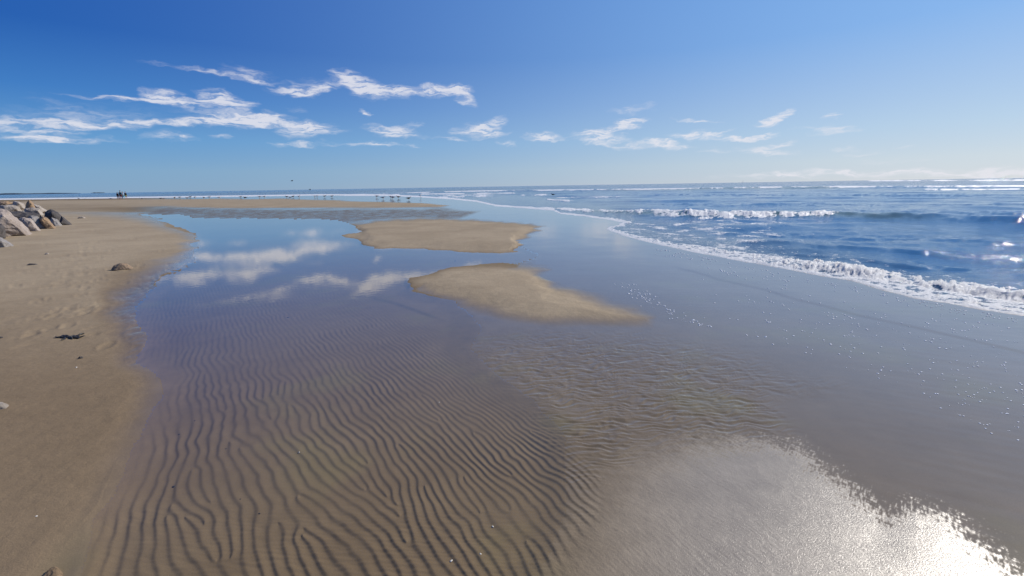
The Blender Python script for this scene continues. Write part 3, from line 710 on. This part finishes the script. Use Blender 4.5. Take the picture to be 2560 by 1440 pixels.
# washed-up weed: a tangle of flat fronds
weed_m = simple_mat('dark_weed', (.035, .03, .022), .45, .3, 30, .5)
p = spot(180, 843); s = scale_at(p); bm = bmesh.new(); rg = random.Random(3)
for k in range(16):
    x = rg.uniform(-24, 12)*s; y = rg.uniform(-.045, .045); a = rg.uniform(-.5, .5)+(math.pi if k % 3 == 0 else 0); q = []
    for i in range(9):
        q.append((x, y, max(.003, .006+.006*math.sin(i*.8+k)))); x += math.cos(a)*.013; y += math.sin(a)*.013; a += rg.uniform(-.55, .55)
    tube(bm, q, [.004+.004*math.sin(math.pi*i/8) for i in range(9)])
o = bm_obj('seaweed_clump', bm, weed_m); o.location = p; o.rotation_euler[2] = -.1
tag(o, 'flat dark tangle of seaweed lying on the damp sand at the left', 'seaweed')

# specks of foam left on the wet flat beside the swash: nobody could count them
foam_m = simple_mat('foam_speck', (.92, .92, .92), .35, .05, 30, .5)
bm = bmesh.new(); rg = random.Random(8); n = 0
proto = bmesh.new(); bmesh.ops.create_icosphere(proto, subdivisions=1, radius=1); PV = [v.co.copy() for v in proto.verts]; PF = [[v.index for v in f.verts] for f in proto.faces]; proto.free()
trail = [(1540,710),(1580,725),(1610,745),(1660,770),(1700,795),(1780,812)]
while n < 600:
    m_ = rg.random()
    if m_ < .10:
        k = rg.randrange(len(trail)-1); f = rg.random(); px = trail[k][0]*(1-f)+trail[k+1][0]*f+rg.gauss(0, 12); py = trail[k][1]*(1-f)+trail[k+1][1]*f+rg.gauss(0, 5)
    elif m_ < .40:
        k = rg.randrange(7); px = rg.uniform(1750, 2560); py = np.interp(px, [1750,2000,2300,2560], [640,690,755,800])+(30+38*k)*(px-1500)/900.+9*math.sin(px/70.+k*2)+rg.gauss(0, 2.5)
        if math.sin(px/37.+k*4.1)+math.sin(px/91.+k) < .35: continue
    elif m_ < .85:
        px = 1700+rg.random()**.6*900; f = rg.random()**.75; lo = np.interp(px, [1700,2000,2560], [660,705,800]); hi = np.interp(px, [1700,1900,2300,2560], [800,850,980,1130]); py = lo+f*(hi-lo)
        if perlin(np.array(px/60.), np.array(py/35.), 5) < rg.uniform(-.5, .3): continue
    else:
        px = rg.uniform(1640, 2560); py = np.interp(px, [1640,2000,2560], [618,690,800])+abs(rg.gauss(0, 1))*9
    g = ground(px, py); z = height(g[0], g[1]); sc = scale_at((g[0], g[1], z))
    for _ in range(rg.choice((1, 1, 1, 2))):
        w_ = sc*rg.uniform(.7, 2.3); ox, oy = rg.gauss(0, sc*3), rg.gauss(0, sc*5)
        vs = [bm.verts.new((g[0]+ox+q.x*w_*1.3, g[1]+oy+q.y*w_*1.3, z+.001+q.z*w_*.35)) for q in PV]
        for f_ in PF: bm.faces.new([vs[i] for i in f_])
    n += 1
o = bm_obj('foam_specks', bm, foam_m)
tag(o, 'scattered white specks of foam on the wet mirror like sand beside the surf', 'foam', kind='stuff')

# ------------------------------------------------------------------ gulls
white_m = simple_mat('gull_white', (.78, .77, .74), .7, .05); grey_m = simple_mat('gull_grey', (.30, .31, .34), .7, .1)
dark_m = simple_mat('gull_dark', (.035, .035, .04), .7, .1); beak_m = simple_mat('gull_beak', (.75, .45, .08), .4, .1); brown_m = simple_mat('gull_brown', (.13, .10, .08), .8, .2)
def loft(bm, secs, seg=10):
    rings = []
    for (x, z, ry, rz) in secs:
        rings.append([bm.verts.new((x, ry*math.cos(2*math.pi*k/seg), z+rz*math.sin(2*math.pi*k/seg))) for k in range(seg)])
    for A_, B_ in zip(rings, rings[1:]):
        for k in range(seg): bm.faces.new((A_[k], A_[(k+1) % seg], B_[(k+1) % seg], B_[k]))
    bm.faces.new(rings[0][::-1]); bm.faces.new(rings[-1])
def gull(name, loc, rz, body_m, wing_m, flying=False, swimming=False):
    r = empty(name, loc, rz)
    lift = -.13 if swimming else (-.2 if flying else 0)
    bm = bmesh.new()                                 # body, neck and head in one surface, tail behind
    loft(bm, [(-.26, .205+lift, .02, .006), (-.19, .20+lift, .035, .02), (-.10, .19+lift, .06, .055), (0, .185+lift, .075, .075), (.08, .20+lift, .068, .07), (.13, .235+lift, .045, .05),
              (.155, .275+lift, .034, .036), (.175, .305+lift, .036, .036), (.20, .312+lift, .028, .028), (.225, .308+lift, .01, .01)])
    bm_obj('body', bm, body_m, r)
    bm = bmesh.new(); loft(bm, [(.215, .308+lift, .012, .012), (.25, .303+lift, .009, .010), (.275, .294+lift, .003, .004)], 6); bm_obj('beak', bm, beak_m, r)
    for s in (-1, 1):
        bm = bmesh.new()
        if flying:
            secs = [(0, .05, .0, .10), (.22, .05, .09, .09), (.42, .0, .10, .06), (.62, -.07, .05, .02)]
            v = [[bm.verts.new((x0+c, s*(.05+y), .19+lift+zz+(.01 if c > 0 else -.004))) for c in (-w_, 0, w_)] for (y, x0, zz, w_) in secs]
            lo = [[bm.verts.new(q.co-Vector((0, 0, .012))) for q in row] for row in v]
            for a in range(3):
                for b in range(2):
                    bm.faces.new((v[a][b], v[a+1][b], v[a+1][b+1], v[a][b+1])); bm.faces.new((lo[a][b], lo[a][b+1], lo[a+1][b+1], lo[a+1][b]))
            bmesh.ops.holes_fill(bm, edges=[e for e in bm.edges if len(e.link_faces) < 2])
        else:
            loft(bm, [(.09, .215+lift, .012, .03), (.02, .215+lift, .018, .055), (-.10, .21+lift, .016, .045), (-.22, .215+lift, .010, .018), (-.31, .22+lift, .003, .005)], 8)
            for q in bm.verts: q.co.y += s*(.062-.08*max(0, -q.co.x-.02))
        bm_obj('wing', bm, wing_m, r)
        if not (flying or swimming):
            bm = bmesh.new(); tube(bm, [(.0, s*.03, .13), (.012, s*.03, .07), (-.002, s*.03, .008)], [.009, .005, .005], 6)
            for a in (-.5, 0, .5): tube(bm, [(-.002, s*.03, .006), (.035*math.cos(a), s*.03+.035*math.sin(a), .003)], [.005, .003], 5)
            bm_obj('leg', bm, beak_m, r)
    return r
def copy_tree(o, parent=None):
    c = o.copy(); S.collection.objects.link(c)
    if parent: c.parent = parent
    for ch in o.children: copy_tree(ch, c)
    return c
GP = [(197,499.5,'w'),(214,500,'w'),(277,500,'w'),(355,499.5,'w'),(403,499,'b'),(409,500,'w'),(437,498,'b'),(450,496,'w'),(468,497.5,'b'),(476,495,'b'),(488,496.5,'w'),(510,497.5,'b'),(524,496,'w'),
      (549,497,'w'),(602,495,'b'),(613,497.5,'b'),(649,495,'w'),(662,495,'w'),(717,495,'b'),(725,498,'w'),(733,494.5,'b'),(748,495,'w'),(787,493,'w'),(793,493,'w'),(812,493.5,'b'),(830,493.5,'b'),
      (942,494.5,'w'),(958,498.5,'w'),(977,496,'w'),(982,498.5,'w'),(996,496.5,'b'),(1022,500.5,'k')]
ORD = 'first second third fourth fifth sixth seventh eighth ninth tenth eleventh twelfth thirteenth fourteenth fifteenth sixteenth seventeenth eighteenth nineteenth twentieth twenty-first twenty-second twenty-third twenty-fourth twenty-fifth twenty-sixth twenty-seventh twenty-eighth twenty-ninth thirtieth thirty-first thirty-second'.split()
gw = None; gb = None; rg = random.Random(12)
for i, (px, py, k) in enumerate(GP):
    p = spot(px, py)
    if p.z < -.05: p.z = -.02
    if k == 'w':
        if gw is None: gw = o = gull('gull', p, 0, white_m, grey_m)
        else: o = copy_tree(gw)
        txt = 'white and grey gull on the far flats'
    else:
        if gb is None: gb = o = gull('gull', p, 0, brown_m, dark_m)
        else: o = copy_tree(gb)
        txt = 'dark brown gull on the far flats'
    o.location = p; o.rotation_euler = (0, 0, rg.choice((0, math.pi))+rg.uniform(-.7, .7))
    o.scale = [rg.uniform(1.2, 1.5)]*3
    tag(o, txt+', '+ORD[i]+' bird from the left in the row' if i else txt+', leftmost of the row', 'gull', 'gulls standing on the far flats')
p = spot(1052, 496)
hr = empty('wading_bird', p, .4)
bm = bmesh.new(); loft(bm, [(-.20, .34, .01, .01), (-.10, .37, .05, .05), (0, .42, .07, .08), (.07, .50, .05, .06), (.08, .58, .022, .03), (.06, .68, .016, .02), (.08, .77, .018, .02), (.11, .80, .028, .024), (.15, .79, .012, .012)])
bm_obj('body', bm, white_m, hr)
bm = bmesh.new(); tube(bm, [(.14, 0, .79), (.26, 0, .77)], [.011, .003]); bm_obj('beak', bm, beak_m, hr)
for s_ in (-1, 1):
    bm = bmesh.new(); loft(bm, [(.06, .45, .01, .03), (-.04, .42, .02, .05), (-.16, .37, .012, .03), (-.24, .33, .003, .006)], 8)
    for q in bm.verts: q.co.y += s_*.06
    bm_obj('wing', bm, white_m, hr)
    bm = bmesh.new(); tube(bm, [(0, s_*.03, .38), (.02, s_*.03, .2), (0, s_*.03, 0)], [.012, .008, .007]); bm_obj('leg', bm, dark_m, hr)
tag(hr, 'tall pale long legged bird standing in the shallows right of the gulls', 'wading bird')
d = ray(730, 452); d /= np.linalg.norm(d); o = gull('gull', Vector((d*95).tolist())+Vector((0, 0, CAM_H)), .4, brown_m, dark_m, flying=True)
tag(o, 'small dark bird flying low above the horizon over the far flats', 'gull')
g = ground(1382, 488.5, 0); o = gull('gull', (g[0], g[1], .05), 2.9, dark_m, dark_m, swimming=True); o.scale = (1.3,)*3
tag(o, 'dark bird floating between the small foam lines in the shallows', 'seabird')

# ------------------------------------------------------------------ walkers
def skin_obj(name, verts, edges, mat, parent, sub=1, root=0):
    me = bpy.data.meshes.new(name); me.from_pydata([v[:3] for v in verts], edges, [])
    o = link(name, me, mat, parent)
    md = o.modifiers.new('skin', 'SKIN'); md.use_smooth_shade = True
    for i, v in enumerate(verts):
        sv = me.skin_vertices[0].data[i]; sv.radius = (v[3], v[4] if len(v) > 4 else v[3]); sv.use_root = (i == root)
    sb = o.modifiers.new('sub', 'SUBSURF'); sb.levels = sub; sb.render_levels = sub
    return o
skin_m = simple_mat('skin', (.42, .25, .17), .6, .08)
def person(p, rz, h, top, bottom, hair, label, stride=.22, arm=.15, shorts=False):
    r = empty('person', p, rz); k = h/1.75; s = stride
    J = [(0, 0, .96, .14, .10), (0, 0, 1.15, .13, .09), (0, .01, 1.36, .16, .10), (0, .01, 1.47, .06, .06), (0, .03, 1.56, .055, .06), (0, .04, 1.64, .075, .095), (0, .035, 1.72, .05, .06), (0, .14, 1.62, .012, .015),
         (.17, 0, 1.40, .055), (.23, -arm*.5, 1.14, .042), (.24, arm*.3, .90, .032), (.24, arm*.5, .80, .03, .018), (-.17, 0, 1.40, .055), (-.23, arm*.4, 1.14, .042), (-.24, arm, .91, .032), (-.24, arm*1.3, .81, .03, .018),
         (.10, 0, .90, .085), (.10, s*.55, .50, .055), (.10, s*.6, .09, .04), (.10, s*.6+.17, .03, .035, .022), (-.10, 0, .90, .085), (-.10, -s*.2, .50, .055), (-.10, -s, .11, .04), (-.10, -s+.15, .03, .035, .022)]
    E = [(0, 1), (1, 2), (2, 3), (3, 4), (4, 5), (5, 6), (5, 7), (2, 8), (8, 9), (9, 10), (10, 11), (2, 12), (12, 13), (13, 14), (14, 15), (0, 16), (16, 17), (17, 18), (18, 19), (0, 20), (20, 21), (21, 22), (22, 23)]
    sc = lambda v: tuple(x*k for x in v)
    skin_obj('body', [sc(v) for v in J], E, skin_m, r)
    T = [J[0], J[1], J[2], J[8], J[9], J[10], J[12], J[13], J[14]]
    T = [tuple(v[:3])+(v[3]*1.18+.01, (v[4] if len(v) > 4 else v[3])*1.25+.01) for v in T]; T[2] = T[2][:2]+(1.38,)+T[2][3:]
    skin_obj('jacket', [sc(v) for v in T], [(0, 1), (1, 2), (2, 3), (3, 4), (4, 5), (2, 6), (6, 7), (7, 8)], top, r)
    L = [J[0], J[16], J[17], J[18], J[20], J[21], J[22]]
    if shorts: L = [J[0], J[16], tuple((a+b)/2 for a, b in zip(J[16], J[17])), J[20], tuple((a+b)/2 for a, b in zip(J[20], J[21]))]
    L = [tuple(v[:3])+(v[3]*1.15+.012, (v[4] if len(v) > 4 else v[3])*1.2+.012) for v in L]
    skin_obj('shorts' if shorts else 'trousers', [sc(v) for v in L], [(0, 1), (1, 2), (0, 3), (3, 4)] if shorts else [(0, 1), (1, 2), (2, 3), (0, 4), (4, 5), (5, 6)], bottom, r)
    bm = bmesh.new(); bmesh.ops.create_icosphere(bm, subdivisions=3, radius=1)
    for v in bm.verts:
        v.co = Vector((v.co.x*.088, v.co.y*.108+.02, v.co.z*.10+1.70 if v.co.z > -.3 or v.co.y < 0 else 1.69))
    bmesh.ops.scale(bm, vec=(k, k, k), verts=bm.verts); bm_obj('hair', bm, hair, r)
    return tag(r, label, 'person', 'people walking on the far beach')
cm = lambda n, c: simple_mat(n, c, .8, .1)
blk = cm('cloth_black', (.02, .02, .025)); teal = cm('cloth_teal', (.02, .10, .12)); red = cm('cloth_maroon', (.16, .03, .025)); wht = cm('cloth_white', (.7, .75, .75)); blu = cm('cloth_light_blue', (.10, .42, .50)); yel = cm('cloth_yellow', (.55, .55, .12)); hd_ = cm('hair_dark', (.02, .015, .012))
person(spot(296, 498), .3, 1.55, blk, cm('cloth_brown', (.07, .03, .025)), hd_, 'leftmost of the walkers, all in dark clothes')
person(spot(303.5, 499.5), .1, 1.82, teal, red, hd_, 'tallest walker, in a dark teal top and maroon trousers')
person(spot(309, 498.5), -.2, 1.62, wht, blu, cm('hair_brown', (.12, .07, .04)), 'walker in a white top and light blue trousers beside the tallest one')
person(spot(316, 498), .2, 1.62, blk, yel, hd_, 'rightmost of the walkers, in a black top and yellow shorts', shorts=True)

# ------------------------------------------------------------------ boats and far land
hull_m = simple_mat('hull_dark', (.05, .06, .08), .5, .1, 1); cab_m = simple_mat('cabin_paint', (.25, .27, .30), .5, .1, 1); sail_m = simple_mat('sail_cloth', (.28, .32, .38), .8, .05, 1); mast_m = simple_mat('mast_metal', (.15, .16, .18), .4, .1, 1)
def hull(bm, L, B_, D):
    rings = []
    for f in np.linspace(0, 1, 9):
        wd = B_*.5*(1-max(0, (f-.45)/.55)**2.2)*(.85+.15*min(1, f*4)); sh = D*(1+.35*f*f)
        x = (f-.5)*L
        rings.append([bm.verts.new(c) for c in ((x, -wd, sh), (x-.02*L*f, -wd*.8, D*.25), (x-.04*L*f, 0, -D*.3), (x-.02*L*f, wd*.8, D*.25), (x, wd, sh))])
    for A_, B2 in zip(rings, rings[1:]):
        for k in range(5): bm.faces.new((A_[k], A_[(k+1) % 5], B2[(k+1) % 5], B2[k]))
    bm.faces.new(rings[0][::-1]); bm.faces.new(rings[-1])
def box(bm, c, s):
    r = bmesh.ops.create_cube(bm, size=1)
    for v in r['verts']: v.co = Vector((v.co.x*s[0]+c[0], v.co.y*s[1]+c[1], v.co.z*s[2]+c[2]))
    return r
d = azel(775, 476)[0]; D_ = 2200
b = empty('fishing_boat', (D_*math.sin(d), D_*math.cos(d), 0), -.5)
bm = bmesh.new(); hull(bm, 13, 4, 1.6); bm_obj('hull', bm, hull_m, b, False)
bm = bmesh.new(); r_ = box(bm, (1.6, 0, 3.0), (3.6, 2.6, 2.4)); bmesh.ops.bevel(bm, geom=bm.edges[:], offset=.15, segments=2, affect='EDGES'); bm_obj('cabin', bm, cab_m, b, False)
bm = bmesh.new(); tube(bm, [(-1, 0, 1.5), (-1, 0, 7.5)], .1); tube(bm, [(-1, 0, 3), (-5.5, 0, 5.6)], .08); bm_obj('mast', bm, mast_m, b)
tag(b, 'small dark fishing boat on the horizon left of the picture centre', 'boat')
d = azel(1857, 455)[0]; D_ = 2800
b = empty('sailboat', (D_*math.sin(d), D_*math.cos(d), 0), .9)
bm = bmesh.new(); hull(bm, 11, 3.2, 1.2); bm_obj('hull', bm, hull_m, b, False)
bm = bmesh.new(); tube(bm, [(.8, 0, 1), (.8, 0, 16)], .09); tube(bm, [(.8, 0, 2.4), (-4.2, .2, 2.4)], .08); bm_obj('mast', bm, mast_m, b)
for nm, tri in (('mainsail', [(.7, 0, 2.6), (.7, 0, 15.6), (-4.0, .2, 2.6)]), ('foresail', [(1.0, 0, 13.5), (5.2, 0, 1.9), (1.2, .5, 2.4)])):
    bm = bmesh.new(); a = [bm.verts.new(Vector(q)+Vector((0, .04, 0))) for q in tri]; c_ = [bm.verts.new(Vector(q)-Vector((0, .04, 0))) for q in tri]
    bm.faces.new(a); bm.faces.new(c_[::-1])
    for k in range(3): bm.faces.new((a[k], c_[k], c_[(k+1) % 3], a[(k+1) % 3]))
    bm_obj(nm, bm, sail_m, b, False)
tag(b, 'tiny sailboat with two raised sails on the horizon at the right', 'sailboat')
land_m = simple_mat('hazed_wooded_land', (.030, .050, .075), .9, .25, .01)  # navy tint in the colour stands in for distance haze
def island(x0, x1, top, dist, name, lab, seed):
    a0, a1 = azel(x0, 487)[0], azel(x1, 487)[0]; n = 160; bm = bmesh.new(); rows = []
    for i in range(n+1):
        f = i/n; a = a0+(a1-a0)*f; env = (math.sin(math.pi*f)**.45)
        h = top*env*(.75+.35*float(fbm(np.array(f*6.), np.array(seed*1.), seed, 5)))
        row = []
        for (dr, hh) in ((0, -1), (8, .35*h), (60, .8*h), (180, h), (380, .8*h), (520, .3*h), (560, -1)):
            r = dist+dr+60*float(perlin(np.array(f*9.), np.array(3.), seed)); j = 2.2*float(perlin(np.array(i*.9), np.array(dr*.1), seed+2)) if hh > 0 else 0
            row.append(bm.verts.new((r*math.sin(a), r*math.cos(a), hh+j*env)))
        rows.append(row)
    for A_, B2 in zip(rows, rows[1:]):
        for k in range(6): bm.faces.new((A_[k], B2[k], B2[k+1], A_[k+1]))
    bmesh.ops.recalc_face_normals(bm, faces=bm.faces)
    o = bm_obj(name, bm, land_m); tag(o, lab, 'land', kind='structure')
island(-500, 205, 19, 7500, 'far_headland', 'low dark wooded headland on the horizon at the far left', 3)
island(228, 264, 14, 8500, 'far_island', 'tiny low island on the horizon left of the walkers', 7)
